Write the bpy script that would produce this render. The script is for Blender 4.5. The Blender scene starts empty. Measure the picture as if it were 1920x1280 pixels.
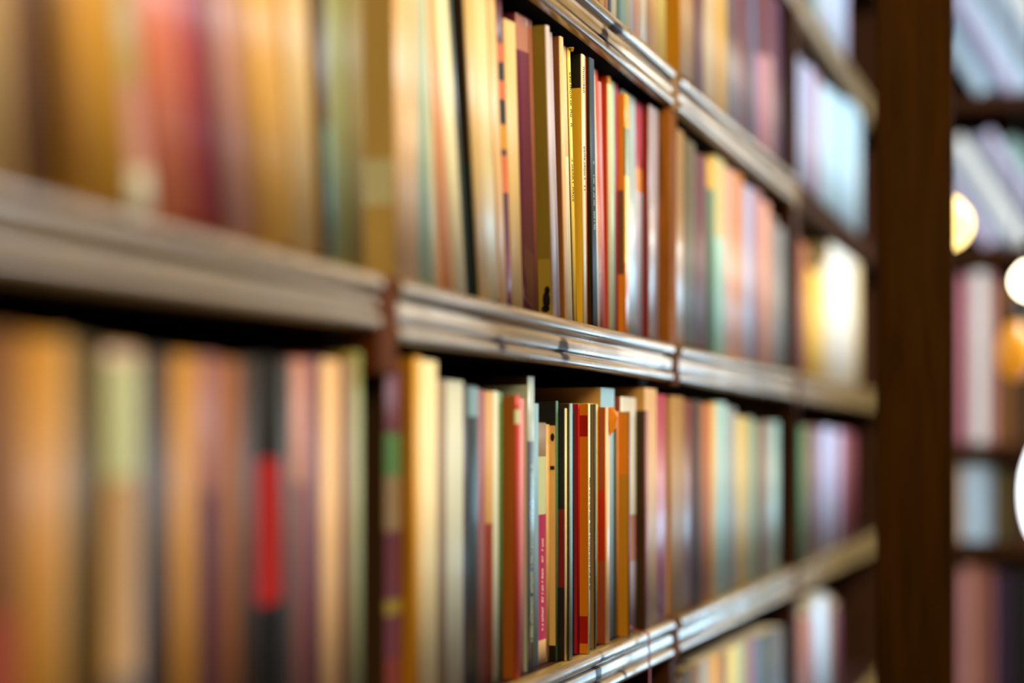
import bpy, bmesh, math, random
from mathutils import Vector
random.seed(7)
R = math.radians
C = bpy.context.scene.collection
W_PX, F = 1920, 3377.0
TH = math.atan(1089.0 / F)
CT, ST = math.cos(TH), math.sin(TH)
D = 0.388                      # camera's distance from the shelf front plane (y = 0)
CAMZ = 1.35
HV, VU = 830.0, 2049.0         # horizon row, vanishing column of the shelves
def ray(u):
    r = (u - 960.0) / F
    return CT + r * ST, ST - r * CT
def ray_y(u, s):
    dx, dy = ray(u); return -D + s * dy / dx
def ray_s(u, y):
    dx, dy = ray(u); return (y + D) * dx / dy
def depth(s, y): return s * CT + (y + D) * ST
def z_at(v, s, y): return CAMZ + (HV - v) * depth(s, y) / F
# ------------------------------------------------------------------ materials
def lin(c):
    return tuple(((x/255.0)/12.92 if x/255.0 <= .04045 else ((x/255.0+.055)/1.055)**2.4) for x in c) + (1.0,)
PAL = {
 'tan': (202,156,98), 'sand': (222,186,128), 'cream': (240,222,180), 'ochre': (190,130,20), 'golden': (228,168,40),
 'amber': (224,160,6), 'khaki': (172,146,62), 'olive': (140,122,46), 'dark olive': (84,68,26), 'moss green': (146,148,72),
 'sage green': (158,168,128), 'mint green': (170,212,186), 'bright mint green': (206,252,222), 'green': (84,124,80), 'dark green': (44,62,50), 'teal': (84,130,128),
 'pale teal': (150,182,172), 'brown': (118,72,30), 'chestnut brown': (142,84,44), 'dark brown': (54,32,14), 'black': (22,17,14), 'charcoal': (58,60,62),
 'red': (172,20,6), 'dark red': (124,20,16), 'crimson': (176,28,52), 'magenta': (176,40,92), 'coral': (226,114,66),
 'salmon pink': (232,160,124), 'pink': (222,140,150), 'dusty pink': (196,134,122), 'mauve': (150,92,92), 'plum': (98,44,66), 'purple': (120,44,84),
 'maroon': (116,46,44), 'rust': (168,88,26), 'orange': (222,128,6), 'red orange': (204,58,18), 'lavender': (196,184,206), 'white': (238,234,224),
 'ivory': (244,232,206), 'pale blue': (186,206,218), 'sky blue': (136,176,200), 'slate blue': (92,112,134), 'navy blue': (26,40,54), 'grey': (142,136,126),
 'taupe': (140,116,94), 'blue grey': (140,150,162), 'peach': (236,190,142), 'yellow': (236,186,48), 'pale yellow': (244,212,104), 'brick red': (148,62,40),
 'dark purple': (52,32,52), 'straw': (206,184,110), 'pale green': (206,212,170), 'pale grey': (206,208,196),
}
MC = {}
def nodes(name):
    m = bpy.data.materials.new(name); m.use_nodes = True
    nt = m.node_tree; b = nt.nodes['Principled BSDF']
    return m, nt, b
def paper_mat(col, gloss=.5):
    """printed, slightly scuffed cover stock"""
    key = (col, round(gloss, 2))
    if key in MC: return MC[key]
    m, nt, b = nodes('cover_' + col.replace(' ', '_'))
    c = lin(PAL[col])
    tc = nt.nodes.new('ShaderNodeTexCoord'); mp = nt.nodes.new('ShaderNodeMapping')
    mp.inputs['Scale'].default_value = (60, 60, 14)
    n = nt.nodes.new('ShaderNodeTexNoise'); n.inputs['Scale'].default_value = 1.0; n.inputs['Detail'].default_value = 5
    mx = nt.nodes.new('ShaderNodeMix'); mx.data_type = 'RGBA'
    mx.inputs[6].default_value = tuple(x * .80 for x in c[:3]) + (1,)
    mx.inputs[7].default_value = tuple(min(1, x * 1.12 + .006) for x in c[:3]) + (1,)
    nt.links.new(tc.outputs['Object'], mp.inputs['Vector']); nt.links.new(mp.outputs[0], n.inputs['Vector'])
    nt.links.new(n.outputs['Fac'], mx.inputs[0]); nt.links.new(mx.outputs[2], b.inputs['Base Color'])
    mr = nt.nodes.new('ShaderNodeMapRange')
    mr.inputs['To Min'].default_value = .62 - .35 * gloss; mr.inputs['To Max'].default_value = .78 - .35 * gloss
    nt.links.new(n.outputs['Fac'], mr.inputs['Value']); nt.links.new(mr.outputs[0], b.inputs['Roughness'])
    b.inputs['Coat Weight'].default_value = max(0, .5 * (gloss - .4)); b.inputs['Coat Roughness'].default_value = .22
    b.inputs['Specular IOR Level'].default_value = .05 + .34 * gloss
    MC[key] = m; return m
def page_mat():
    if 'page' in MC: return MC['page']
    m, nt, b = nodes('page_edges')
    tc = nt.nodes.new('ShaderNodeTexCoord'); mp = nt.nodes.new('ShaderNodeMapping'); mp.inputs['Scale'].default_value = (2500, 3, 3)
    n = nt.nodes.new('ShaderNodeTexNoise'); n.inputs['Scale'].default_value = 1
    r = nt.nodes.new('ShaderNodeValToRGB')
    r.color_ramp.elements[0].position = .3; r.color_ramp.elements[0].color = lin((168,128,76))
    r.color_ramp.elements[1].position = .7; r.color_ramp.elements[1].color = lin((226,200,150))
    nt.links.new(tc.outputs['Object'], mp.inputs['Vector']); nt.links.new(mp.outputs[0], n.inputs['Vector'])
    nt.links.new(n.outputs['Fac'], r.inputs[0]); nt.links.new(r.outputs[0], b.inputs['Base Color'])
    b.inputs['Roughness'].default_value = .85
    MC['page'] = m; return m
def wood_mat(name, c0, c1, rough=(.3, .5), scale=(2.2, 60, 60), coat=.3, marks=(), spec=.5):
    """streaky old varnished wood; marks = (x, z, half x, half z) worn dark knots and a painted shadow streak, in world metres"""
    if name in MC: return MC[name]
    m, nt, b = nodes(name)
    L = nt.links.new
    g = nt.nodes.new('ShaderNodeNewGeometry'); mp = nt.nodes.new('ShaderNodeMapping'); mp.inputs['Scale'].default_value = scale
    L(g.outputs['Position'], mp.inputs['Vector'])
    n = nt.nodes.new('ShaderNodeTexNoise'); n.inputs['Scale'].default_value = 2.5; n.inputs['Detail'].default_value = 9; n.inputs['Roughness'].default_value = .65; n.inputs['Distortion'].default_value = .5
    L(mp.outputs[0], n.inputs['Vector'])
    r = nt.nodes.new('ShaderNodeValToRGB')
    r.color_ramp.elements[0].position = .33; r.color_ramp.elements[0].color = lin(c0)
    r.color_ramp.elements[1].position = .66; r.color_ramp.elements[1].color = lin(c1)
    L(n.outputs['Fac'], r.inputs[0])
    n2 = nt.nodes.new('ShaderNodeTexNoise'); n2.inputs['Scale'].default_value = 14; n2.inputs['Detail'].default_value = 6
    L(g.outputs['Position'], n2.inputs['Vector'])
    mr = nt.nodes.new('ShaderNodeMapRange'); mr.inputs['From Min'].default_value = .35; mr.inputs['From Max'].default_value = .65
    mr.inputs['To Min'].default_value = rough[0]; mr.inputs['To Max'].default_value = rough[1]
    L(n2.outputs['Fac'], mr.inputs['Value']); L(mr.outputs[0], b.inputs['Roughness'])
    col = r.outputs[0]; mks = []
    for (mx_, mz_, hx, hz) in marks:
        sp = nt.nodes.new('ShaderNodeSeparateXYZ'); L(g.outputs['Position'], sp.inputs[0])
        def sq(sock, c, h):
            a = nt.nodes.new('ShaderNodeMath'); a.operation = 'SUBTRACT'; L(sock, a.inputs[0]); a.inputs[1].default_value = c
            d = nt.nodes.new('ShaderNodeMath'); d.operation = 'DIVIDE'; L(a.outputs[0], d.inputs[0]); d.inputs[1].default_value = h
            p = nt.nodes.new('ShaderNodeMath'); p.operation = 'POWER'; L(d.outputs[0], p.inputs[0]); p.inputs[1].default_value = 2
            return p.outputs[0]
        ad = nt.nodes.new('ShaderNodeMath'); ad.operation = 'ADD'; L(sq(sp.outputs[0], mx_, hx), ad.inputs[0]); L(sq(sp.outputs[2], mz_, hz), ad.inputs[1])
        ad2 = nt.nodes.new('ShaderNodeMath'); ad2.operation = 'MULTIPLY_ADD'; L(n.outputs['Fac'], ad2.inputs[0]); ad2.inputs[1].default_value = 1.6; L(ad.outputs[0], ad2.inputs[2])
        mk = nt.nodes.new('ShaderNodeMapRange'); mk.inputs['From Min'].default_value = 1.9; mk.inputs['From Max'].default_value = 1.2
        L(ad2.outputs[0], mk.inputs['Value'])
        mx = nt.nodes.new('ShaderNodeMix'); mx.data_type = 'RGBA'; L(mk.outputs[0], mx.inputs[0]); L(col, mx.inputs[6]); mx.inputs[7].default_value = lin((46,28,18))
        col = mx.outputs[2]; mks.append(mk.outputs[0])
    L(col, b.inputs['Base Color'])
    bp = nt.nodes.new('ShaderNodeBump'); bp.inputs['Strength'].default_value = .25; bp.inputs['Distance'].default_value = .001
    L(n.outputs['Fac'], bp.inputs['Height']); L(bp.outputs[0], b.inputs['Normal'])
    b.inputs['Coat Weight'].default_value = coat; b.inputs['Coat Roughness'].default_value = .2
    b.inputs['Specular IOR Level'].default_value = spec
    if mks:      # knots and painted shadow streak have no varnish: no coat, little gloss
        acc = mks[0]
        for q in mks[1:]:
            a = nt.nodes.new('ShaderNodeMath'); a.operation = 'MAXIMUM'; L(acc, a.inputs[0]); L(q, a.inputs[1]); acc = a.outputs[0]
        for sock, v in (('Coat Weight', coat), ('Specular IOR Level', spec)):
            a = nt.nodes.new('ShaderNodeMath'); a.operation = 'MULTIPLY_ADD'; L(acc, a.inputs[0]); a.inputs[1].default_value = -.9 * v; a.inputs[2].default_value = v
            L(a.outputs[0], b.inputs[sock])
    MC[name] = m; return m
def plain_mat(name, c, rough=.6, spec=.4):
    if name in MC: return MC[name]
    m, nt, b = nodes(name)
    n = nt.nodes.new('ShaderNodeTexNoise'); n.inputs['Scale'].default_value = 6; n.inputs['Detail'].default_value = 6
    mx = nt.nodes.new('ShaderNodeMix'); mx.data_type = 'RGBA'; k = lin(c)
    mx.inputs[6].default_value = tuple(x*.88 for x in k[:3]) + (1,); mx.inputs[7].default_value = k
    nt.links.new(n.outputs['Fac'], mx.inputs[0]); nt.links.new(mx.outputs[2], b.inputs['Base Color'])
    b.inputs['Roughness'].default_value = rough; b.inputs['Specular IOR Level'].default_value = spec
    MC[name] = m; return m
def glow_mat(name, c, s):
    m, nt, b = nodes(name)
    b.inputs['Base Color'].default_value = lin(c); b.inputs['Emission Color'].default_value = lin(c)
    b.inputs['Emission Strength'].default_value = s; b.inputs['Roughness'].default_value = .3
    return m
# ------------------------------------------------------------------ mesh helpers
def link(name, bm, mats, parent=None, smooth=False, **props):
    me = bpy.data.meshes.new(name); bm.to_mesh(me); bm.free()
    for m in (mats if isinstance(mats, (list, tuple)) else [mats]): me.materials.append(m)
    if smooth:
        for p in me.polygons: p.use_smooth = True
    o = bpy.data.objects.new(name, me); C.objects.link(o)
    if parent: o.parent = parent
    for k, v in props.items(): o[k] = v
    return o
def add_box(bm, x0, x1, y0, y1, z0, z1, mi=0, bev=0):
    vs = [bm.verts.new(p) for p in ((x0,y0,z0),(x1,y0,z0),(x1,y1,z0),(x0,y1,z0),(x0,y0,z1),(x1,y0,z1),(x1,y1,z1),(x0,y1,z1))]
    fs = [bm.faces.new([vs[i] for i in f]) for f in ((3,2,1,0),(4,5,6,7),(0,1,5,4),(1,2,6,5),(2,3,7,6),(3,0,4,7))]
    for f in fs: f.material_index = mi
    if bev:
        es = list({e for f in fs for e in f.edges})
        bmesh.ops.bevel(bm, geom=es, offset=bev, segments=2, affect='EDGES', profile=.5)
def box(name, x0, x1, y0, y1, z0, z1, mat, parent=None, bev=0, **props):
    bm = bmesh.new(); add_box(bm, x0, x1, y0, y1, z0, z1, 0, bev); return link(name, bm, mat, parent, **props)
def extrude_profile(bm, pts, levels, axis='z', mi=None, close=True):
    """closed 2-D profile swept through several levels; one material index per stretch"""
    rings = []
    for l in levels:
        if axis == 'z': rings.append([bm.verts.new((a, b, l)) for a, b in pts])
        else: rings.append([bm.verts.new((l, a, b)) for a, b in pts])
    n = len(pts); fs = []
    for k in range(len(levels) - 1):
        for i in range(n):
            j = (i + 1) % n
            f = bm.faces.new((rings[k][i], rings[k][j], rings[k+1][j], rings[k+1][i]))
            f.material_index = (mi[k] if mi else 0); f.smooth = True; fs.append(f)
    fs.append(bm.faces.new(list(reversed(rings[0])))); fs.append(bm.faces.new(rings[-1]))
    fs[-1].material_index = (mi[-1] if mi else 0); fs[-2].material_index = (mi[0] if mi else 0)
    bmesh.ops.recalc_face_normals(bm, faces=fs)
def tag(o, label, cat, group=None, kind=None):
    if label: o['label'] = label
    if cat: o['category'] = cat
    if group: o['group'] = group
    if kind: o['kind'] = kind
    return o
def empty(name, loc, rot=(0,0,0)):
    o = bpy.data.objects.new(name, None); o.empty_display_size = .02; C.objects.link(o)
    o.location = loc; o.rotation_euler = rot; return o
# ------------------------------------------------------------------ books
def segs(h, col, bands, gloss, mats):
    """z levels and material per stretch; bands = (z0 frac, z1 frac, colour)"""
    cuts = {0.0, 1.0}
    for b in bands: cuts |= {b[0], b[1]}
    cuts = sorted(cuts); idx = []
    for a, b_ in zip(cuts, cuts[1:]):
        c = col
        for z0, z1, bc in bands:
            if z0 - 1e-6 <= a and b_ <= z1 + 1e-6: c = bc
        m = paper_mat(c, gloss)
        if m not in mats: mats.append(m)
        idx.append(mats.index(m))
    return [h * c for c in cuts], idx
def glyphs(bm, t, z0, z1, rnd, size=.0032, y=0):
    """a line of small worn lettering running up the spine"""
    z = z0
    while z < z1 - size:
        w = size * rnd.uniform(.45, .8)
        if rnd.random() < .16: z += w; continue
        xa, xb = t * .5 - size * .5, t * .5 + size * .5
        s = size * .16
        add_box(bm, xa, xb, y - .00018, y, z, z + s)
        if rnd.random() < .75: add_box(bm, xa, xb, y - .00018, y, z + w - s, z + w)
        k = rnd.choice((xa, xb - s, (xa + xb - s) / 2)); add_box(bm, k, k + s, y - .00018, y, z + s, z + w - s)
        z += w + size * .28
def make_book(s, p, t, h, d, lean, zsh, cc, sc, label, group, hard=False, gloss=.5, cb=(), sb=(), text=None, extra=None, tc='ivory', yaw=0):
    rnd = random.Random(int(s * 10000) + int(zsh * 100))
    root = empty('hardback_book' if hard else 'paperback_book', (s, -p, zsh + .0003), (0, -math.radians(lean), math.radians(yaw)))
    tag(root, label, 'book', group)
    th = min(.0022 if hard else .0005, t * .16)
    bulge = min(.0030 if hard else .0009, t * .09)
    x0, x1 = .00008, t - .00008
    # spine: a shallow rounded shell
    mats = []; lv, mi = segs(h, sc, sb, gloss, mats)
    pts = []; N = 10
    for i in range(N + 1):
        a = math.pi * i / N
        cx = math.cos(a); sx = math.sin(a)
        pts.append(((x0+x1)/2 - (x1-x0)/2 * (abs(cx)**.55) * (1 if cx > 0 else -1), bulge - bulge * (sx**.55 if sx > 1e-6 else 0)))
    pts += [(x1, bulge + th*1.2), (x0, bulge + th*1.2)]
    bm = bmesh.new(); extrude_profile(bm, pts, lv, 'z', mi); link('spine', bm, mats, root)
    # the two covers
    yb = bulge + th * 1.2
    for nm, a, b in (('front_cover', x0, x0 + th), ('back_cover', x1 - th, x1)):
        mats = []; lv, mi = segs(h, cc, cb, gloss * .8, mats)
        bm = bmesh.new(); extrude_profile(bm, [(a, yb), (b, yb), (b, d), (a, d)], lv, 'z', mi)
        for f in bm.faces: f.smooth = False
        link(nm, bm, mats, root)
    inset = .003 if hard else .0004
    box('page_block', x0 + th + .00005, x1 - th - .00005, yb + .0001, d - inset, inset, h - inset, page_mat(), root)
    if text:
        for z0, z1 in text:
            bm = bmesh.new(); glyphs(bm, t, h * z0, h * z1, rnd, min(.0034, t * .5), 0)
            link('lettering', bm, paper_mat(tc, .3), root)
    if extra: extra(root, t, h, d)
    return root
used_labels = set()
ORD = ['first','second','third','fourth','fifth','sixth','seventh','eighth','ninth','tenth','eleventh','twelfth','thirteenth','fourteenth','fifteenth','sixteenth','seventeenth','eighteenth','nineteenth','twentieth','21st','22nd','23rd','24th','25th','26th','27th','28th','29th','30th']
def interp(tab, x):
    if x <= tab[0][0]: return tab[0][1]
    for (a, b), (c, d_) in zip(tab, tab[1:]):
        if x <= c: return b + (d_ - b) * (x - a) / (c - a)
    return tab[-1][1]
def run_books(entries, zsh, gap_top, s_start, rowname, bayname, leans, tops, p0=-.014, s_end=None, gloss=.5):
    """entries: (cover end column | None, spine end column, cover colour, spine colour, options)"""
    s, p = s_start, p0
    plan = []; prev_lean = None; prev_h = .2; prev_u = None
    for e in entries:
        cu, u2, cc, sc = e[:4]; o = dict(e[4]) if len(e) > 4 else {}
        lean = o.pop('lean', interp(leans, u2))
        if prev_lean is None: s += .21 * math.tan(math.radians(max(0, lean)))
        elif lean > prev_lean:
            a1, a2 = math.radians(prev_lean), math.radians(lean); ps, pt = plan[-1][0], plan[-1][2]
            s = max(s, ps + pt * math.cos(a1) - prev_h * math.sin(a1) + (prev_h * math.cos(a1) + pt * math.sin(a1)) * math.tan(a2) + .0003)
        if 's' in o: s = max(s, o.pop('s'))
        r = o.pop('r', None)
        if cu is not None: p = -ray_y(cu, s) + .0007
        else:

            if r is None: r = min(max(p - p0, 0), .0075) + random.uniform(-.0004, .0006)
            p -= r
        p = max(-.028, min(.0035, p))
        s2 = ray_s(u2, -p)
        tt = s2 - s
        t = max(.0045, min(.062, tt * math.cos(math.radians(lean)) - .0002))
        topv = o.pop('top', None)
        if topv is None: topv = interp(tops, u2) + random.uniform(-6, 6) * 1200.0/2049
        uv = ((cu if cu is not None else prev_u) + u2) / 2 if (cu is not None or prev_u) else u2
        h = z_at(topv, ray_s(uv, -p) - .2 * math.tan(math.radians(lean)), -p) - zsh
        prev_u = u2
        h /= math.cos(math.radians(lean))
        h = max(.14, min((gap_top - zsh - .005 - t * math.sin(math.radians(abs(lean)))) / math.cos(math.radians(lean)), h))
        if s_end and s + t / math.cos(math.radians(lean)) > s_end:
            t = (s_end - s) * math.cos(math.radians(lean)) - .0005
            if t < .004: break
        plan.append((s, p, t, h, lean, cc, sc, o))
        s += t / math.cos(math.radians(abs(lean))) + .0002
        prev_lean = lean; prev_h = h
    for i, (s, p, t, h, lean, cc, sc, o) in enumerate(plan):
        desc = o.pop('desc', None)
        kind = 'hardback' if o.get('hard') else 'paperback'
        place = f'{rowname}, {bayname}'
        if desc: lab = f'{desc}, {place}'
        else:
            nb = []
            if i > 0: nb.append(plan[i-1][6])
            if i < len(plan)-1: nb.append(plan[i+1][6])
            adj = ''
            if len(nb) == 2: lab = f'{adj}{sc} {kind} between {nb[0]} and {nb[1]}, {place}'
            elif i == 0: lab = f'{adj}{sc} {kind} at left end beside {nb[0]}, {place}'
            else: lab = f'{adj}{sc} {kind} at right end beside {nb[0]}, {place}'
            if lab in used_labels: lab = f'{adj}{sc} {kind}, {ORD[i]} from left end, {place}'
        used_labels.add(lab)
        d = o.pop('d', random.uniform(.108, .128))
        g = o.pop('gloss', gloss * random.uniform(.6, 1.3)); g = round(g * 4) / 4
        make_book(s, p, t, h, d, lean, zsh, cc, sc, lab, f'books in the {rowname}', gloss=g, **o)
    return plan
# shelf levels (top surface / bottom of the moulded edge), relative to the camera height
LV = {'S0': (.628, .589), 'S1': (.362, .323), 'S2': (.096, .056), 'S3': (-.170, -.210), 'S4': (-.436, -.476)}
Z = {k: (CAMZ + a, CAMZ + b) for k, (a, b) in LV.items()}
UPS = [.964 + .75 * k for k in (-1, 0, 1, 2)] + [3.60]
HW = .015
# ------------------------------------------------------------------ the bookcases
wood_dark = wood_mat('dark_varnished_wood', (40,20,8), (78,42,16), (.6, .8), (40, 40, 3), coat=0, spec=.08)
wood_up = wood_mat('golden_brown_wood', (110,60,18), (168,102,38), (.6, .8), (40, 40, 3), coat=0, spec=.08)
wood_shelf = wood_mat('reddish_shelf_wood', (34,16,9), (58,30,18), (.5, .7), coat=0, spec=.15)
def fascia_profile(zt, zb):
    """moulded shelf edge: rounded nosing, groove, flat band, second groove, bottom bead (y towards the aisle is negative)"""
    H = zt - zb; P = []
    def arc(zc, r, y0, a0, a1, n=6, ry=None):
        for i in range(n + 1):
            a = math.radians(a0 + (a1 - a0) * i / n)
            P.append((y0 - (ry or r) * math.cos(a), zc + r * math.sin(a)))
    arc(zt - .0058, .0055, .000, 90, -70, 8, .0055)
    P.append((.0025, zt - .0125))
    P.append((.0025, zt - .0140))
    P.append((-.0015, zt - .0150))
    P.append((-.0022, zt - .0180)); P.append((-.0020, zb + .0130))
    P.append((-.0010, zb + .0115)); P.append((.0022, zb + .0108)); P.append((.0022, zb + .0095))
    arc(zb + .0046, .0046, .0005, 75, -90, 7, .0045)
    P.append((.0062, zb)); P.append((.0062, zt - .0003))
    return P
def u2s(u, y=0): return ray_s(u, y)
MK = [(u2s(1052), CAMZ+.072, .016, .012), (u2s(932), CAMZ+.068, .012, .007), (u2s(1118), CAMZ-.192, .011, .022), (u2s(1165), CAMZ-.198, .006, .007),  # tall mark on the lower shelf edge is a painted shadow streak
      (u2s(1130), CAMZ+.338, .014, .010), (u2s(1150), CAMZ+.352, .020, .004), (u2s(1020), CAMZ-.186, .010, .006), (u2s(1240), CAMZ+.070, .010, .006)]
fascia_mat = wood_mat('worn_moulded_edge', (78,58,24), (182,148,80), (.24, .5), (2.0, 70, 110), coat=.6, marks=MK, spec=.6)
levels_all = [CAMZ + .894 - .266 * i for i in range(9)]
def bookcase(name, label, ks, tiers, fm, depth=.24):
    root = empty(name, (UPS[ks[0]], 0, 0)); tag(root, label, 'bookcase')
    ox = UPS[ks[0]]
    def B(nm, x0, x1, y0, y1, z0, z1, mat, bev=0, **pr): return box(nm, x0-ox, x1-ox, y0, y1, z0, z1, mat, root, bev, **pr)
    xa, xb = UPS[ks[0]] - HW, UPS[ks[-1]] + HW
    if ks[0] != 0: xa = UPS[ks[0]] + HW + .0008
    for zt in levels_all:
        B('shelf_board', xa, xb, .0066, depth, zt - .030, zt - .0002, wood_shelf)
    for ki, kk in enumerate(ks):
        if ki == 0 and kk != 0: x0, x1 = UPS[kk] + HW + .0008, UPS[kk] + HW + .012
        else: x0, x1 = UPS[kk] - HW, UPS[kk] + HW
        for i, zt in enumerate(levels_all[1:] ):
            ztop = levels_all[i] - .0305
            yr = tiers.get((kk, round((zt - CAMZ), 3)), .0)
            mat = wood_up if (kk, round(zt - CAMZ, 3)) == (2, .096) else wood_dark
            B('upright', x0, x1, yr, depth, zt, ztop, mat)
        for zt in levels_all:
            ext = .020 if (kk == 1 and abs(zt - CAMZ - .096) < .01) else .004
            if not (ki == 0 and kk != 0):
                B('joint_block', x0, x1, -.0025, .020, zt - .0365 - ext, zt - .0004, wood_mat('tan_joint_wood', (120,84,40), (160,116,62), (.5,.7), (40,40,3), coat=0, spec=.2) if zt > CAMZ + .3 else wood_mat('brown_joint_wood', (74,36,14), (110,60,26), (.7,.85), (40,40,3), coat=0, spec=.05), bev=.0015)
    for a, b in zip(ks, ks[1:]):
        f0 = UPS[a] + HW + (.012 if (a == ks[0] and a != 0) else 0) + .0004; f1 = UPS[b] - HW - .0004
        for zt in levels_all:
            bm = bmesh.new(); extrude_profile(bm, fascia_profile(zt, zt - (.0315 if a == 0 else .0365)), [f0 - ox, (f0+f1)/2 - ox, f1 - ox], 'x')
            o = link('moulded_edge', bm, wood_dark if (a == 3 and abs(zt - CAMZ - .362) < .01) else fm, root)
            bpy.context.view_layer.objects.active = o
            for pl in o.data.polygons: pl.use_smooth = True
            try:
                o.data.set_sharp_from_angle(angle=math.radians(40))
            except Exception: pass
    B('back_panel', xa, xb, depth, depth + .008, levels_all[-1] - .04, levels_all[0], wood_dark)
    B('plinth', xa, xb, .01, depth, 0, levels_all[-1] - .0405, wood_dark)
    return root
tiers = {(1, .096): .03, (1, -.17): .03, (2, .362): .03, (2, -.17): .03, (3, -.17): .035}
bookcase('bookcase', 'long dark wooden bookcase with worn moulded shelf edges, three bays receding from the left', [0, 1, 2, 3], tiers, fascia_mat)
bookcase('bookcase', 'single-bay dark wooden bookcase half hidden behind the wooden post', [3, 4], {}, fascia_mat)
# ------------------------------------------------------------------ special details
def curl_flap(root, t, h, d):
    """curled torn paper lip on the head of the spine"""
    bm = bmesh.new(); N = 8
    rows = []
    for j in (0, 1):
        r = []
        for i in range(N + 1):
            a = i / N
            r.append(bm.verts.new((t * .1 + a * (t * 1.05), -.0004 - .003 * math.sin(a * 2.6) + j * .009, h + .0016 * math.sin(a * 2.4) - .0030 * a * a)))
        rows.append(r)
    for i in range(N): bm.faces.new((rows[0][i], rows[0][i+1], rows[1][i+1], rows[1][i]))
    o = link('torn_flap', bm, paper_mat('pale yellow', .5), root); m = o.modifiers.new('thickness', 'SOLIDIFY'); m.thickness = .0005
def orange_flap(root, t, h, d):
    bm = bmesh.new(); N = 7
    pts = [(0, 0), (.004, .0005), (.009, -.004), (.0145, -.0095), (.012, -.014), (.007, -.018), (.001, -.024), (-.0005, -.012)]
    y = lambda x: -.0006 - .0045 * math.sin(max(0, x) / .0145 * 2.2)
    vs = [bm.verts.new((t * .5 + x, y(x), h + z)) for x, z in pts]
    c = bm.verts.new((t * .5 + .006, -.006, h - .009))
    for i in range(len(vs)): bm.faces.new((vs[i], c, vs[(i+1) % len(vs)]))
    bmesh.ops.recalc_face_normals(bm, faces=bm.faces)
    o = link('torn_flap', bm, paper_mat('orange', .5), root, label='torn orange corner of cover folded outward'); m = o.modifiers.new('thickness', 'SOLIDIFY'); m.thickness = .0006
def ribbon(root, t, h, d):
    p = -root.location.y
    yf = p - .0095           # local y of a plane just in front of the shelf edge
    path = [(.5*t, .001, .010), (.5*t + .001, -.0008, .003), (.5*t+.0015, yf*.5 - .001, .0014), (.5*t+.002, yf - .001, -.0005), (.5*t + .003, yf-.0012, -.012), (.5*t + .0045, yf - .001, -.03), (.5*t + .006, yf - .0005, -.05), (.5*t+.010, yf, -.075)]
    bm = bmesh.new(); prev = None
    for i, (x, y, z) in enumerate(path):
        a = bm.verts.new((x - .0028, y, z)); b = bm.verts.new((x + .0028, y, z))
        if prev: bm.faces.new((prev[0], prev[1], b, a))
        prev = (a, b)
    o = link('ribbon_bookmark', bm, paper_mat('dark red', .5), root, True, label='dark red ribbon hanging over the shelf edge')
    m = o.modifiers.new('thickness', 'SOLIDIFY'); m.thickness = .0006
def seal(root, t, h, d):
    """small dark rounded animal-like blot printed low on the near cover"""
    bm = bmesh.new()
    for (cy, cz, ry, rz) in ((.0052, .0125, .0030, .0070), (.0044, .020, .0022, .0032), (.0060, .0060, .0034, .0026)):
        vs = [bm.verts.new((-.00012, cy + ry * math.cos(a * math.pi / 8), cz + rz * math.sin(a * math.pi / 8))) for a in range(16)]
        bm.faces.new(vs)
    link('printed_emblem', bm, paper_mat('black', .25), root)
def dots(root, t, h, d):
    bm = bmesh.new()
    for fz in (.86,):
        vs = [bm.verts.new((-.00012, .0034 + .0016 * math.cos(a * math.pi / 8), h * fz + .0032 * math.sin(a * math.pi / 8))) for a in range(16)]
        bm.faces.new(vs)
    add_box(bm, -.00014, -.00002, .0018, .0052, h * .735, h * .75)
    link('printed_mark', bm, paper_mat('black', .25), root)
# ------------------------------------------------------------------ row by row
NB, MB, TB, PB = 'nearest bay', 'sharp middle bay', 'third bay', 'bay behind the post'
leanA = [(0, 4), (100, 7), (200, 10), (560, 10.5), (640, 5), (703, 1)]
A0 = [(None, -130, 'brown', 'brown'), (None, -60, 'tan', 'tan'), (None, 34, 'sand', 'sand'), (None, 84, 'taupe', 'chestnut brown'),
 (None, 118, 'dark olive', 'dark olive'), (140, 172, 'ochre', 'ochre'), (None, 252, 'amber', 'amber', dict(gloss=.25)),
 (None, 292, 'khaki', 'khaki', dict(sb=[(0, .12, 'white'), (.12, .34, 'dusty pink')], desc='khaki paperback with dusty pink lower half beside amber', gloss=.5)),  # white foot of the khaki spine is a painted glint
 (None, 368, 'coral', 'coral'), (None, 412, 'red', 'red'), (None, 432, 'maroon', 'maroon'), (None, 474, 'dusty pink', 'dusty pink'),
 (None, 500, 'ochre', 'ochre'), (None, 556, 'golden', 'golden'), (None, 604, 'sand', 'sand'), (614, 632, 'brown', 'teal', dict(sb=[(.38, 1, 'dark olive')], desc='teal paperback with olive brown top beside sand one')),
 (None, 658, 'moss green', 'moss green'), (None, 690, 'olive', 'olive'), (None, 706, 'sage green', 'sage green', dict(gloss=1.2))]
topA = [(0, -300), (940, 20)]
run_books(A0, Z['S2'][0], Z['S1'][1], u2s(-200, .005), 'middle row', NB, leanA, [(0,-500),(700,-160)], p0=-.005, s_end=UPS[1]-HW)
leanA1 = [(786, .5), (812, 4), (826, 7), (850, 10), (886, 12), (919, 9), (953, 7.5), (982, 5.2), (1012, 5), (1044, 5), (1053, 6.2), (1067, 4), (1075, 5), (1083.5, 5.6), (1101, 1.8), (1103, 1.8), (1122, 3.2), (1126, 4.4), (1131, 4.4), (1136.5, 4.2), (1149, 1.2), (1170, .5), (1240, 0)]
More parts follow.
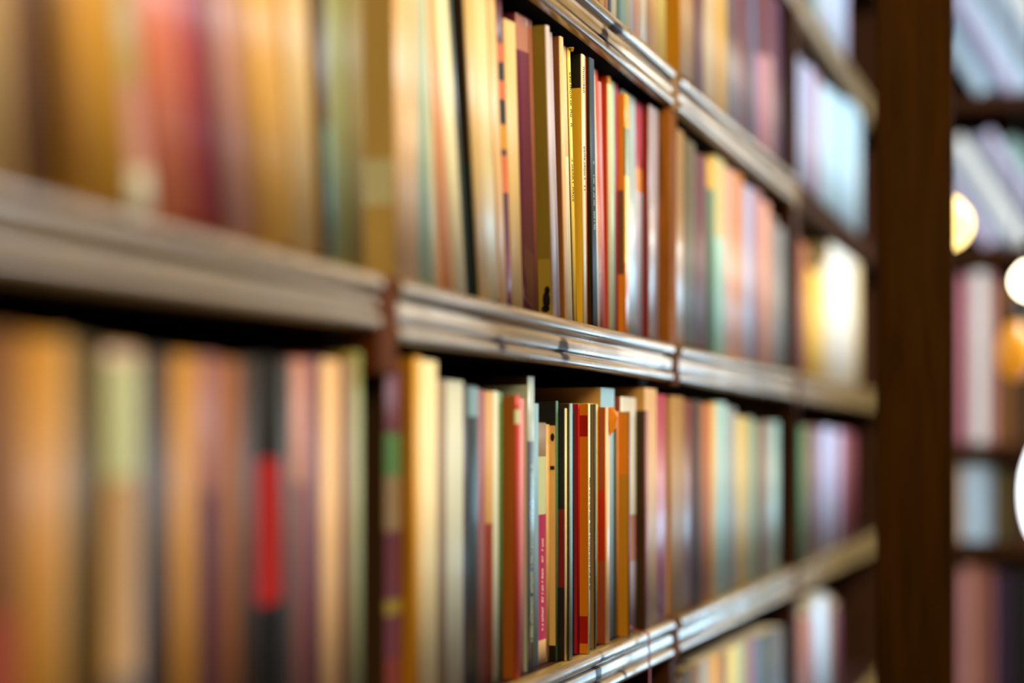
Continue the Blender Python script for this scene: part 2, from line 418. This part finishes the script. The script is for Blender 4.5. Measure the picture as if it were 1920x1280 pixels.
A1 = [(740, 786, 'peach', 'peach', dict(s=UPS[1]+HW+.0005, gloss=.75, cb=[(.21, .34, 'white'), (.34, 1, 'sand'), (0, .21, 'sand')], desc='peach paperback with painted highlight on its cover')), (None, 812, 'pale teal', 'pale teal'), (None, 826, 'cream', 'cream'), (None, 850, 'salmon pink', 'salmon pink'),  # white stretch of the peach cover is a painted reflection
 (None, 877, 'cream', 'ivory'), (None, 884, 'slate blue', 'slate blue', dict(gloss=1)), (899, 919, 'dark brown', 'sand', dict(top=-60, desc='tall sand paperback with dark brown cover leaning left', cb=[(0, .42, 'navy blue')])),
 (None, 938, 'cream', 'cream', dict(gloss=1)), (None, 953, 'peach', 'peach', dict(top=-10)),
 (None, 962, 'plum', 'plum', dict(sb=[(.0, .18, 'purple'), (.38, .5, 'coral'), (.52, .6, 'amber'), (.6,.68,'black'), (.68, .74, 'coral'), (.74,.8,'black'),(.8,.86,'coral')], desc='plum paperback with coral and black patches', top=2)),
 (None, 982, 'sand', 'sand', dict(top=44)), (None, 1006, 'purple', 'purple', dict(top=12, gloss=1.5, sb=[(.88, .995, 'dusty pink')], desc='glossy purple paperback with dusty pink top')),
 (None, 1012, 'mauve', 'mauve', dict(top=24)), (1036, 1044, 'olive', 'lavender', dict(top=50, cb=[(0, .2, 'khaki')], extra=seal, desc='lavender paperback with olive cover bearing a dark emblem')),
 (None, 1053, 'lavender', 'lavender', dict(top=62, gloss=1)), (1059, 1067, 'chestnut brown', 'peach', dict(top=70, desc='peach paperback with chestnut brown cover')), (None, 1075, 'ivory', 'ivory', dict(top=80, sb=[(.6, 1, 'peach')])),
 (1077, 1083.5, 'brown', 'pale yellow', dict(top=88, text=[(.45, .62), (.72, .93)], tc='black', extra=curl_flap, desc='pale yellow paperback with curled torn head')),
 (1094, 1101, 'yellow', 'ivory', dict(top=103, cb=[(.875, 1, 'black')], text=[(.5, .68), (.86, .97)], tc='black', desc='yellow paperback with black band at head of cover')),
 (None, 1103, 'coral', 'coral', dict(top=107, r=.001)), (1111, 1122, 'dark brown', 'navy blue', dict(top=110, text=[(.33, .63)], tc='pale blue', desc='navy blue paperback with white lettering')),
 (None, 1126, 'ivory', 'cream', dict(top=123)), (None, 1131, 'red orange', 'red orange', dict(top=124, text=[(.2, .45)], tc='yellow')), (None, 1136.5, 'salmon pink', 'pink', dict(top=155, desc='short pink paperback beside red orange one')),
 (1141, 1149, 'red orange', 'cream', dict(top=126, gloss=.25, sb=[(.97, 1, 'ochre')], desc='cream paperback with red orange cover')), (None, 1155, 'pale green', 'mint green', dict(top=143)), (None, 1160, 'magenta', 'magenta', dict(top=151)),
 (1172, 1181, 'orange', 'orange', dict(top=178, cb=[(.25, .6, 'brown')], sb=[(.0, .3, 'orange'), (.3, .66, 'yellow'), (.66, .86, 'green'), (.86, 1, 'yellow')], desc='orange paperback with yellow and green spine patches', gloss=.9)),
 (None, 1193, 'lavender', 'pale blue', dict(top=170, gloss=1.1)), (None, 1206, 'lavender', 'lavender', dict(top=178, sb=[(.72, 1, 'crimson'), (.62, .72, 'orange')])),
 (1217, 1235, 'dark red', 'lavender', dict(top=186, gloss=1.1, desc='lavender paperback with dark red cover at right end'))]
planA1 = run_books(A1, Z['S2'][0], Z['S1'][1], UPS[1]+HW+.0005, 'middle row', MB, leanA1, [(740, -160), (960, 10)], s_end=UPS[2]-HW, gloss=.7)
A2 = [(None, 1298, 'peach', 'peach', dict(top=262, gloss=1)), (None, 1304, 'grey', 'grey', dict(top=270)), (None, 1326, 'maroon', 'maroon', dict(top=292)), (None, 1340, 'dark green', 'green', dict(top=300, sb=[(.85, 1, 'golden')])), (None, 1364, 'straw', 'mint green', dict(top=300, sb=[(.6, 1, 'straw')])),
 (None, 1386, 'peach', 'salmon pink', dict(top=322)), (None, 1394, 'red', 'orange', dict(top=330)), (None, 1412, 'blue grey', 'lavender', dict(top=350)), (None, 1436, 'dusty pink', 'dusty pink', dict(top=362)), (None, 1450, 'salmon pink', 'salmon pink', dict(top=385)), (None, 1458, 'taupe', 'taupe', dict(top=410)), (None, 1477, 'olive', 'grey', dict(top=430))]
run_books(A2, Z['S2'][0], Z['S1'][1], UPS[2]+HW+.0005, 'middle row', TB, [(1300, 0), (1480, 1)], [(1280, 265)], p0=-.006, s_end=UPS[3]-HW)
A3 = [(None, 1506, 'dark red', 'dark red', dict(top=450)), (None, 1519, 'rust', 'rust', dict(top=460)), (None, 1536, 'golden', 'golden', dict(top=510)), (None, 1546, 'yellow', 'yellow', dict(top=520)), (None, 1556, 'sand', 'sand', dict(top=505)), (None, 1568, 'ochre', 'cream', dict(top=500)),
 (None, 1584, 'cream', 'ivory', dict(top=470)), (None, 1597, 'white', 'white', dict(top=452)), (None, 1612, 'ivory', 'ivory', dict(top=450)), (None, 1626, 'white', 'white', dict(top=470)), (None, 1640, 'cream', 'cream', dict(top=490)), (None, 1650, 'sand', 'sand', dict(top=490))]
run_books(A3, Z['S2'][0], Z['S1'][1], UPS[3]+HW+.013, 'middle row', PB, [(1500, 0), (1620, 2)], [(1500, 450)], p0=-.006, s_end=UPS[4]-HW)
# upper row
Cc1 = [(None, 1112, 'rust', 'rust'), (None, 1124, 'orange', 'orange'), (None, 1134, 'brown', 'yellow'), (None, 1141, 'orange', 'orange'), (None, 1147, 'charcoal', 'charcoal'), (None, 1157, 'cream', 'cream'), (None, 1164, 'green', 'green'),
 (None, 1175, 'pale teal', 'pale teal'), (None, 1181, 'straw', 'straw'), (None, 1189, 'lavender', 'lavender'), (None, 1199, 'salmon pink', 'salmon pink'), (None, 1213, 'sand', 'sand'), (None, 1222, 'ochre', 'ochre'), (None, 1234, 'amber', 'amber'), (None, 1258, 'pale yellow', 'pale yellow')]
run_books(Cc1, Z['S1'][0], Z['S0'][1], u2s(1098, .008), 'upper row', MB, [(1100, 1), (1260, 2)], [(1100, -400)], p0=-.001, s_end=UPS[2]-HW)
Cc2 = [(1279, 1304, 'ochre', 'golden', dict(desc='golden paperback with ochre cover')), (None, 1314, 'mauve', 'mauve'), (None, 1321, 'maroon', 'maroon'), (None, 1343, 'sand', 'sand'), (None, 1364, 'golden', 'golden'), (None, 1375, 'dark olive', 'dark olive'), (None, 1397, 'maroon', 'maroon'), (None, 1411, 'mauve', 'maroon'),
 (None, 1421, 'slate blue', 'slate blue'), (None, 1436, 'dusty pink', 'pink', dict(sb=[(.55, 1, 'maroon')])), (None, 1454, 'mauve', 'dusty pink', dict(sb=[(.6, 1, 'maroon')])), (None, 1468, 'maroon', 'plum')]
run_books(Cc2, Z['S1'][0], Z['S0'][1], UPS[2]+HW+.0005, 'upper row', TB, [(1304, 0), (1365, 3), (1400, 5), (1470, 4)], [(1280, -300), (1480, -40)], p0=-.006, s_end=UPS[3]-HW)
Cc3 = [(None, 1514, 'lavender', 'lavender'), (None, 1528, 'blue grey', 'blue grey'), (None, 1540, 'lavender', 'lavender'), (None, 1546, 'mauve', 'mauve'), (None, 1560, 'blue grey', 'pale blue'), (None, 1574, 'pale blue', 'pale blue'), (None, 1586, 'pale teal', 'pale teal'), (None, 1599, 'pale blue', 'pale blue'), (None, 1609, 'sky blue', 'sky blue'), (None, 1622, 'pale blue', 'pale blue'), (None, 1634, 'pale teal', 'pale teal'), (None, 1646, 'pale blue', 'pale blue')]
run_books(Cc3, Z['S1'][0], Z['S0'][1], UPS[3]+HW+.013, 'upper row', PB, [(1500, 0)], [(1500, 110), (1616, 225)], p0=-.006, s_end=UPS[4]-HW)
D3 = [(None, 1518, 'lavender', 'lavender'), (None, 1536, 'slate blue', 'slate blue'), (None, 1552, 'charcoal', 'charcoal'), (None, 1568, 'pale teal', 'pale teal'), (None, 1584, 'pale blue', 'pale blue'), (None, 1598, 'lavender', 'lavender'), (None, 1612, 'pale blue', 'pale blue'), (None, 1630, 'sky blue', 'sky blue'), (None, 1646, 'lavender', 'lavender')]
run_books(D3, Z['S0'][0], CAMZ+.85, UPS[3]+HW+.013, 'topmost row', PB, [(1500, 0)], [(1500, -160)], p0=-.006, s_end=UPS[4]-HW)
# lower row
B0 = [(None, -140, 'brown', 'brown'), (None, -50, 'rust', 'rust'), (None, 44, 'ochre', 'brown', dict(sb=[(.2, .5, 'brick red')], desc='brown paperback with brick red middle at frame edge')), (None, 112, 'amber', 'ochre'), (None, 130, 'tan', 'tan'), (None, 182, 'dark olive', 'dark olive'),
 (196, 265, 'brown', 'tan', dict(sb=[(.74, .97, 'pale green'), (0, .35, 'taupe')], desc='tan paperback with pale green head', gloss=1)), (None, 324, 'dark brown', 'dark brown'), (None, 372, 'ochre', 'ochre'), (None, 414, 'plum', 'plum', dict(sb=[(.7, 1, 'mauve')])), (None, 452, 'chestnut brown', 'chestnut brown'), (None, 482, 'dark brown', 'dark brown'),
 (None, 530, 'black', 'black', dict(sb=[(.42, .76, 'red')], desc='black paperback with bright red panel', gloss=0)), (None, 549, 'charcoal', 'charcoal'), (None, 578, 'dusty pink', 'mauve', dict(sb=[(.7, 1, 'dusty pink')])), (None, 604, 'crimson', 'plum'), (None, 636, 'tan', 'peach'),
 (None, 650, 'brown', 'brown'), (None, 666, 'grey', 'taupe'), (None, 695, 'straw', 'sage green', dict(top=640)), (None, 708, 'ochre', 'ochre', dict(top=655))]
topB = [(0, 618), (220, 650), (430, 672), (620, 676), (700, 678), (845, 716), (925, 734), (975, 745), (1100, 757), (1320, 760), (1480, 795), (1620, 810)]
run_books(B0, Z['S3'][0], Z['S2'][1], u2s(-230, .004), 'lower row', NB, [(0, 0)], topB, p0=-.004, s_end=UPS[1]-HW)
B1 = [(722, 756, 'dark brown', 'plum', dict(s=UPS[1]+HW+.0005, top=690, sb=[(.70, .82, 'green'), (.55, .70, 'taupe'), (.32, .36, 'olive'), (.1, .2, 'maroon')], desc='plum paperback with green and tan spine patches')), (776, 790, 'ochre', 'golden', dict(top=665, desc='tall golden paperback with ochre cover')), (None, 821, 'cream', 'cream', dict(top=656)), (None, 839, 'taupe', 'taupe', dict(top=712)),
 (None, 870, 'pale grey', 'pale grey', dict(top=714)), (None, 879, 'dark purple', 'dark purple', dict(top=724)), (None, 898, 'dark green', 'dark green', dict(top=724, sb=[(.9, .995, 'sky blue')], gloss=1)), (None, 911, 'brown', 'mauve', dict(top=732)), (None, 925, 'tan', 'tan', dict(top=734, sb=[(0, .55, 'brick red')])), (None, 936, 'straw', 'pale grey', dict(top=734)), (None, 944, 'dark green', 'green', dict(top=736)),  # sky blue head of the dark green spine is a painted highlight
 (966, 976, 'rust', 'red orange', dict(top=742, sb=[(.9, .95, 'pale green')], desc='red orange paperback with rust cover')), (None, 984, 'crimson', 'pink', dict(top=748)),
 (990, 1003, 'dark brown', 'slate blue', dict(top=706, cb=[(0, .97, 'pale blue')], sb=[(.78, 1, 'pale blue')], text=[(.1, .72)], tc='pale green', gloss=1.3, desc='tall slate blue paperback with pale blue head')), (None, 1011, 'sky blue', 'sky blue', dict(top=757)),
 (None, 1025, 'dusty pink', 'magenta', dict(top=793, sb=[(.86, 1, 'taupe'), (.62, .86, 'pale green'), (.0, .1, 'peach')], text=[(.14, .54)], tc='ivory', desc='short magenta paperback with pale green head')), (None, 1031, 'peach', 'peach', dict(top=796)),
 (1042, 1046, 'sand', 'teal', dict(top=752, cb=[(.905, 1, 'black'), (0, .06, 'black')], extra=dots, desc='thin teal paperback with sand cover marked by a black dot')),
 (1059, 1062, 'black', 'cream', dict(top=766, cb=[(.29, .60, 'dark red')], desc='black paperback with dark red panel on its cover')),
 (1068, 1074, 'dark brown', 'sky blue', dict(top=757)), (None, 1078, 'navy blue', 'navy blue', dict(top=770)),
 (1083, 1086, 'crimson', 'red', dict(top=758, r=0)), (1102.5, 1106, 'orange', 'ivory', dict(top=758, cb=[(.87, .955, 'red'), (.04, .15, 'red')], text=[(.25, .72)], tc='black', desc='orange paperback with two red bands')),
 (None, 1108, 'black', 'charcoal', dict(top=762)), (1114, 1117, 'taupe', 'charcoal', dict(top=758, desc='taupe paperback with charcoal spine')), (None, 1122, 'pale yellow', 'pale yellow', dict(top=758)),
 (1136, 1144, 'brick red', 'peach', dict(top=764, extra=orange_flap, cb=[(.35, .65, 'red')], desc='brick red paperback with torn orange corner')), (None, 1153, 'tan', 'sky blue', dict(top=729, d=.19, sb=[], desc='tall sky blue paperback with large tan cover')),
 (1156, 1160, 'dark olive', 'salmon pink', dict(top=772)), (1178, 1182, 'ochre', 'brown', dict(top=772, cb=[(.72, .99, 'orange')], desc='ochre paperback with orange upper cover')),
 (None, 1194, 'brick red', 'white', dict(top=746, gloss=1.4, extra=ribbon, sb=[(0, .3, 'lavender'), (.3, .5, 'dusty pink')], desc='white glossy paperback with dark red ribbon bookmark')), (1210, 1216, 'dark brown', 'mauve', dict(top=770)),
 (None, 1232, 'tan', 'tan', dict(top=729, r=.003)), (None, 1250, 'crimson', 'crimson', dict(top=740, r=.001))]
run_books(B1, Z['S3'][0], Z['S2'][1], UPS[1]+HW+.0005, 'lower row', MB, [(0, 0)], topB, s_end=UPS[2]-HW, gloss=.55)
B2 = [(None, 1283, 'tan', 'tan', dict(top=745)), (None, 1296, 'brick red', 'brick red', dict(top=750)), (None, 1303, 'dark purple', 'maroon', dict(top=752)), (None, 1313, 'dark green', 'dark green', dict(top=750)), (None, 1334, 'rust', 'rust', dict(top=757)), (None, 1342, 'golden', 'golden', dict(top=757)), (None, 1364, 'mint green', 'pale teal', dict(top=755)), (None, 1380, 'grey', 'grey', dict(top=765)),
 (None, 1390, 'straw', 'straw', dict(top=780)), (None, 1399, 'golden', 'golden', dict(top=785)), (None, 1411, 'sage green', 'sage green', dict(top=782)), (None, 1421, 'straw', 'sage green', dict(top=790)), (None, 1432, 'brown', 'brown', dict(top=792)), (None, 1446, 'taupe', 'taupe', dict(top=790)), (None, 1483, 'bright mint green', 'bright mint green', dict(top=792, gloss=1.6, desc='glossy bright mint green paperback'))]  # last book's extra paleness stands in for a reflection
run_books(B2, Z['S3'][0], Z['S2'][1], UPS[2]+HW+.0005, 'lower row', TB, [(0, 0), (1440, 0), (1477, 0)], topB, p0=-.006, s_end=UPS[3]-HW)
B3 = [(1503, 1512, 'green', 'green', dict(top=800)), (None, 1530, 'maroon', 'maroon', dict(top=800)), (None, 1541, 'brown', 'brown', dict(top=800)), (None, 1556, 'maroon', 'plum', dict(top=805)), (None, 1570, 'blue grey', 'blue grey'), (None, 1583, 'lavender', 'lavender'), (None, 1594, 'blue grey', 'slate blue'), (None, 1604, 'lavender', 'lavender'), (None, 1616, 'mauve', 'mauve'), (None, 1630, 'plum', 'plum'), (None, 1648, 'maroon', 'maroon')]
run_books(B3, Z['S3'][0], Z['S2'][1], UPS[3]+HW+.013, 'lower row', PB, [(0, 0)], topB, p0=-.006, s_end=UPS[4]-HW)
# bottom row
topE = [(1200, 1320), (1300, 1255), (1400, 1205), (1490, 1165), (1620, 1100)]
E1 = [(None, 1228, 'brown', 'brown'), (None, 1244, 'dark brown', 'dark brown'), (None, 1255, 'charcoal', 'charcoal')]
run_books(E1, Z['S4'][0], Z['S3'][1], u2s(1210, .008), 'bottom row', MB, [(0, 0)], topE, p0=-.006, s_end=UPS[2]-HW)
E2 = [(None, 1282, 'dark brown', 'dark brown'), (None, 1296, 'charcoal', 'charcoal'), (None, 1312, 'brown', 'brown'), (None, 1330, 'taupe', 'grey'), (None, 1350, 'ochre', 'ochre'), (None, 1364, 'brown', 'brown'), (None, 1382, 'tan', 'straw'), (None, 1398, 'sage green', 'sage green'), (None, 1412, 'mauve', 'mauve'), (None, 1424, 'slate blue', 'slate blue'), (None, 1440, 'dark green', 'dark green'), (None, 1456, 'charcoal', 'charcoal'), (None, 1472, 'charcoal', 'charcoal')]
run_books(E2, Z['S4'][0], Z['S3'][1], UPS[2]+HW+.0005, 'bottom row', TB, [(0, 0)], topE, p0=-.006, s_end=UPS[3]-HW)
E3 = [(None, 1512, 'mauve', 'mauve'), (None, 1530, 'brown', 'chestnut brown'), (None, 1550, 'mauve', 'mauve'), (None, 1588, 'pale blue', 'pale blue', dict(lean=14)), (None, 1612, 'sky blue', 'pale blue', dict(lean=14)), (None, 1630, 'taupe', 'taupe', dict(lean=14)), (None, 1645, 'plum', 'plum', dict(lean=14))]
run_books(E3, Z['S4'][0], Z['S3'][1], UPS[3]+HW+.013, 'bottom row', PB, [(0, 0)], topE, p0=-.006, s_end=UPS[4]-HW)
# ------------------------------------------------------------------ corner bookcase facing the camera, beyond the post
XF = 3.68
def cam_pt(u, v, z):
    r = (u - 960.0) / F * z
    return Vector((z * CT + r * ST, -D + z * ST - r * CT, CAMZ + (HV - v) / F * z))
def yz_on(u, v, x=XF):
    dx, dy = ray(u); k = x / dx
    return -D + k * dy, CAMZ + (HV - v) / F * k
cb = empty('bookcase', (XF, -.05, 0)); tag(cb, 'dark brown corner bookcase facing the camera, right of the wooden post', 'bookcase')
YR, YL = -.37, .21
def CB(nm, x0, x1, y0, y1, z0, z1, m=wood_dark, bev=0): return box(nm, x0-XF, x1-XF, y0+.05, y1+.05, z0, z1, m, cb, bev)
CS = [CAMZ + z for z in (1.0, .69, .387, .0, -.195, -.50, -.76, -1.02, -1.27)]
for zt in CS: CB('shelf_board', XF, XF+.24, YR, YL, zt - .027, zt)
for a, b in ((YR-.025, YR), (YL, YL+.025)): CB('upright', XF-.002, XF+.242, a, b, 0, CAMZ+1.03, wood_dark)
CB('back_panel', XF+.24, XF+.248, YR, YL, 0, CAMZ+1.0)
CB('plinth', XF+.01, XF+.24, YR, YL, 0, CAMZ-1.2975)
def corner_row(cols, zt, hs, name, y_start=-.368, y_stop=.0):
    """books side by side seen from the front; y grows to the left in the picture; lean tips their heads to the left"""
    y = y_start; i = 0
    n = len(cols)
    for i, (c, t, h, lean) in enumerate(cols):
        la = math.radians(lean)
        if y > y_stop: break
        root = empty('paperback_book', (XF + .012 + random.uniform(0, .006), y, zt + .0003 + (t * math.sin(la) if lean > 0 else 0)), (0, 0, 0))
        # local axes: x into the case, y across (thickness), z up; lean about x
        root.rotation_euler = (-la, 0, 0)
        near = ' and '.join(cols[k][0] for k in (i + 1, i - 1) if 0 <= k < n)
        lean_word = 'leaning ' if lean else 'upright '
        lab = f"{lean_word}{c} paperback {'between' if ' and ' in near else 'beside'} {near}, {name} of corner bookcase"
        if lab in used_labels: lab = f'{lean_word}{c} paperback, {ORD[i]} from right end, {name} of corner bookcase'
        used_labels.add(lab)
        tag(root, lab, 'book', f'books in the {name} of the corner bookcase')
        m = paper_mat(c, .5)
        th = .0008; d = .15
        bm = bmesh.new(); 
        pts = [(0.0+.0015*(1-math.sin(math.pi*k/6)), t*k/6) for k in range(7)] + [(.003, t), (.003, 0)]
        vs0 = [bm.verts.new((a, b, 0)) for a, b in pts]; vs1 = [bm.verts.new((a, b, h)) for a, b in pts]
        k = len(pts)
        for q in range(k): bm.faces.new((vs0[q], vs0[(q+1) % k], vs1[(q+1) % k], vs1[q]))
        bm.faces.new(vs0[::-1]); bm.faces.new(vs1); bmesh.ops.recalc_face_normals(bm, faces=bm.faces)
        link('spine', bm, m, root)
        box('front_cover', .0031, d, 0, th, 0, h, m, root); box('back_cover', .0031, d, t - th, t, 0, h, m, root)
        box('page_block', .0032, d - .001, th + .0001, t - th - .0001, .0005, h - .0005, page_mat(), root)
        nl = cols[i+1][3] if i + 1 < n else lean
        t2 = cols[i+1][1] if i + 1 < n else t; l2 = math.radians(nl)
        y += t * math.cos(la) + t2 * math.sin(l2) * math.tan(l2) + .0006
corner_row([('white', .03, .24, 30), ('pale blue', .022, .25, 30), ('blue grey', .024, .25, 30), ('pale blue', .03, .24, 30), ('lavender', .02, .25, 30), ('slate blue', .02, .24, 30), ('pale blue', .03, .24, 30)], CS[1], 0, 'topmost row', y_stop=.05)
corner_row([('pale teal', .03, .24, 32), ('lavender', .026, .26, 32), ('blue grey', .024, .25, 32), ('white', .03, .25, 32), ('blue grey', .022, .24, 32), ('lavender', .03, .25, 32)], CS[2], 0, 'upper row', y_stop=.05)
corner_row([('brown', .035, .30, 0), ('dark brown', .03, .29, 0), ('chestnut brown', .024, .31, 0), ('dark brown', .034, .28, 0), ('brown', .040, .31, 0), ('dusty pink', .016, .335, 0), ('white', .026, .34, 0), ('pink', .022, .335, 0), ('mauve', .012, .33, 0), ('plum', .02, .31, 0), ('brown', .03, .30, 0)], CS[3], 0, 'middle row')
corner_row([('brown', .035, .145, 0), ('dark brown', .03, .135, 0), ('chestnut brown', .034, .14, 0), ('dark brown', .034, .145, 0), ('dark olive', .034, .14, 0), ('blue grey', .012, .155, 0), ('pale blue', .046, .155, 0), ('tan', .012, .155, 0), ('brown', .02, .14, 0), ('dark brown', .03, .145, 0)], CS[4], 0, 'lower row')
corner_row([('blue grey', .02, .22, 0), ('black', .04, .25, 0), ('charcoal', .03, .26, 0), ('black', .042, .25, 0), ('dark purple', .034, .25, 0), ('mauve', .014, .25, 0), ('chestnut brown', .02, .26, 0), ('dusty pink', .026, .26, 0), ('mauve', .016, .24, 0), ('plum', .024, .24, 0), ('brown', .03, .24, 0)], CS[5], 0, 'bottom row')
# ------------------------------------------------------------------ post
pc = cam_pt(1711, 0, 1.90)
pw = .0395
post = box('wooden_post', -pw, pw, -pw, pw, 0, 2.7, wood_mat('post_wood', (42,23,3), (60,35,5), (.7, .85), (30, 30, 2), coat=0, spec=.05), None, .004)
post.location = (pc.x + .02, pc.y, 0); post.rotation_euler = (0, 0, R(6)); tag(post, 'broad dark brown wooden post standing in the aisle at right', 'post')
# ------------------------------------------------------------------ lamps
def pendant(u, v, z, r, c, s, label, stretch=1.0):
    P = cam_pt(u, v, z)
    root = empty('pendant_lamp', (P.x, P.y, P.z)); tag(root, label, 'lamp')
    bm = bmesh.new(); bmesh.ops.create_uvsphere(bm, u_segments=28, v_segments=18, radius=r)
    for q in bm.verts:
        q.co.z *= stretch
        if q.co.z > r * stretch * .55: q.co.x *= .92; q.co.y *= .92; q.co.z *= 1.08
    link('bulb', bm, glow_mat('glowing_' + label.split()[0], c, s), root, True)
    def cyl(nm, rr, z0, z1, m):
        bm = bmesh.new(); bmesh.ops.create_cone(bm, cap_ends=True, segments=16, radius1=rr, radius2=rr * .9, depth=z1 - z0)
        for q in bm.verts: q.co.z += (z0 + z1) / 2
        link(nm, bm, m, root, True)
    top = r * stretch * 1.05
    cyl('socket', min(.013, r * .4), top - .004, top + .028, plain_mat('black_metal', (18, 16, 14), .4))
    cyl('cord', .0015, top + .028, 2.699 - P.z, plain_mat('black_cord', (22, 20, 18), .7))
    return root
pendant(1772, 420, 2.25, .034, (255, 214, 120), 3.6, 'warm yellow glowing globe bulb half hidden by the post')
pendant(1932, 527, 2.25, .024, (255, 240, 200), 9.0, 'cream white glowing globe bulb at the right frame edge')
pendant(1903, 658, 2.9, .028, (214, 140, 26), .55, 'dim amber globe lamp below the white bulb', 1.7)
pendant(1955, 925, 2.4, .028, (246, 250, 255), 5.0, 'tall white glowing capsule added for window light, low at the right edge', 2.5)  # added glowing capsule stands in for a patch of window light
# ------------------------------------------------------------------ room
wallm = plain_mat('warm_plaster', (112, 88, 58), .8)
floor_m = wood_mat('floor_boards', (46, 26, 14), (84, 52, 28), (.4, .6), (3, 25, 25), coat=.1, spec=.3)
X0, X1, Y0, Y1, ZC = -1.6, 7.2, -3.2, .30, 2.7
box('floor', X0, X1, Y0, Y1, -.1, 0, floor_m, kind='structure')
box('ceiling', X0, X1, Y0, Y1, ZC, ZC+.1, wallm, kind='structure')
box('wall_left', X0, X1, Y1, Y1+.1, 0, ZC, wallm, kind='structure')
box('wall_near', X0-.1, X0, Y0, Y1, 0, ZC, wallm, kind='structure')
box('wall_far', X1, X1+.1, Y0, Y1, 0, ZC, wallm, kind='structure')
box('wall_right', X0, X1, Y0-.1, Y0, 0, ZC, wallm, kind='structure')
frame_m = plain_mat('window_frame_paint', (220, 216, 206), .5)
def window(name, far, a0, a1, z0, z1, n):
    bm = bmesh.new(); w = .05
    def bar(p0, p1, q0, q1):
        if far: add_box(bm, X1 - .045, X1 - .001, p0, p1, q0, q1)
        else: add_box(bm, p0, p1, Y0 + .001, Y0 + .045, q0, q1)
    bar(a0, a0 + w, z0, z1); bar(a1 - w, a1, z0, z1); bar(a0 + w, a1 - w, z0, z0 + w); bar(a0 + w, a1 - w, z1 - w, z1)
    for i in range(1, n):
        c = a0 + (a1 - a0) * i / n; bar(c - .015, c + .015, z0 + w, z1 - w)
    link(name, bm, frame_m, None, kind='structure')
window('window_1', True, -2.06, -.34, .06, 2.2, 2)
window('window_2', False, 1.9, 4.6, .6, 2.4, 3)
def area(name, loc, rot, sx, sy, power, col):
    l = bpy.data.lights.new(name, 'AREA'); l.shape = 'RECTANGLE'; l.size = sx; l.size_y = sy; l.energy = power; l.color = col
    o = bpy.data.objects.new(name, l); C.objects.link(o); o.location = loc; o.rotation_euler = rot; return o
area('window_daylight', (X1 - .06, -1.2, 1.56), (0, R(90), 0), 1.15, 1.6, 30, (.88, .94, 1.0))       # far window, facing -x
area('low_blue_fill', (X1 - .06, -1.2, .53), (0, R(90), 0), .85, 1.6, 62, (.46, .78, 1.0))          # added blue fill before its lower panes, tints the low shelf edges
area('cool_overhead_fill', (3.05, -1.35, ZC - .05), (R(14), R(-8), 0), .8, .9, 150, (.76, .87, 1.0))  # added cool overhead light to brighten the far bays
area('ceiling_lamp_glow', (1.2, -.72, 2.2), (R(25), 0, 0), .4, .4, 15, (1.0, .79, .33))
area('glint_strip', (4.0, -.86, 1.83), (R(90), 0, R(72)), .12, .5, 7.5, (1.0, .90, .72))  # added strip for glints on the spines, also warms the far bay
area('warm_near_fill', (-.6, -.95, 2.25), (R(58), 0, R(-52)), .4, .4, 20, (1.0, .79, .33))  # added warm fill behind the camera, brightens the near covers
w = bpy.data.worlds.new('world'); bpy.context.scene.world = w; w.use_nodes = True
w.node_tree.nodes['Background'].inputs[0].default_value = (.05, .05, .06, 1); w.node_tree.nodes['Background'].inputs[1].default_value = .5
# ------------------------------------------------------------------ camera
cam = bpy.data.cameras.new('camera'); co = bpy.data.objects.new('camera', cam); C.objects.link(co)
cam.sensor_width = 36; cam.lens = F / W_PX * 36
co.location = (0, -D, CAMZ); co.rotation_euler = (R(90), 0, -math.pi/2 + TH)
cam.shift_y = (HV - 640.0) / W_PX
cam.clip_start = .02
cam.dof.use_dof = True; cam.dof.focus_distance = 1.45; cam.dof.aperture_fstop = cam.lens / 36.0
cam.dof.aperture_blades = 0
sc = bpy.context.scene; sc.camera = co
sc.view_settings.view_transform = 'Standard'; sc.view_settings.look = 'None'; sc.view_settings.exposure = -0.15; sc.view_settings.gamma = 1
sc.view_settings.use_curve_mapping = False
sc.cycles.use_denoising = True
sc.cycles.max_bounces = 6
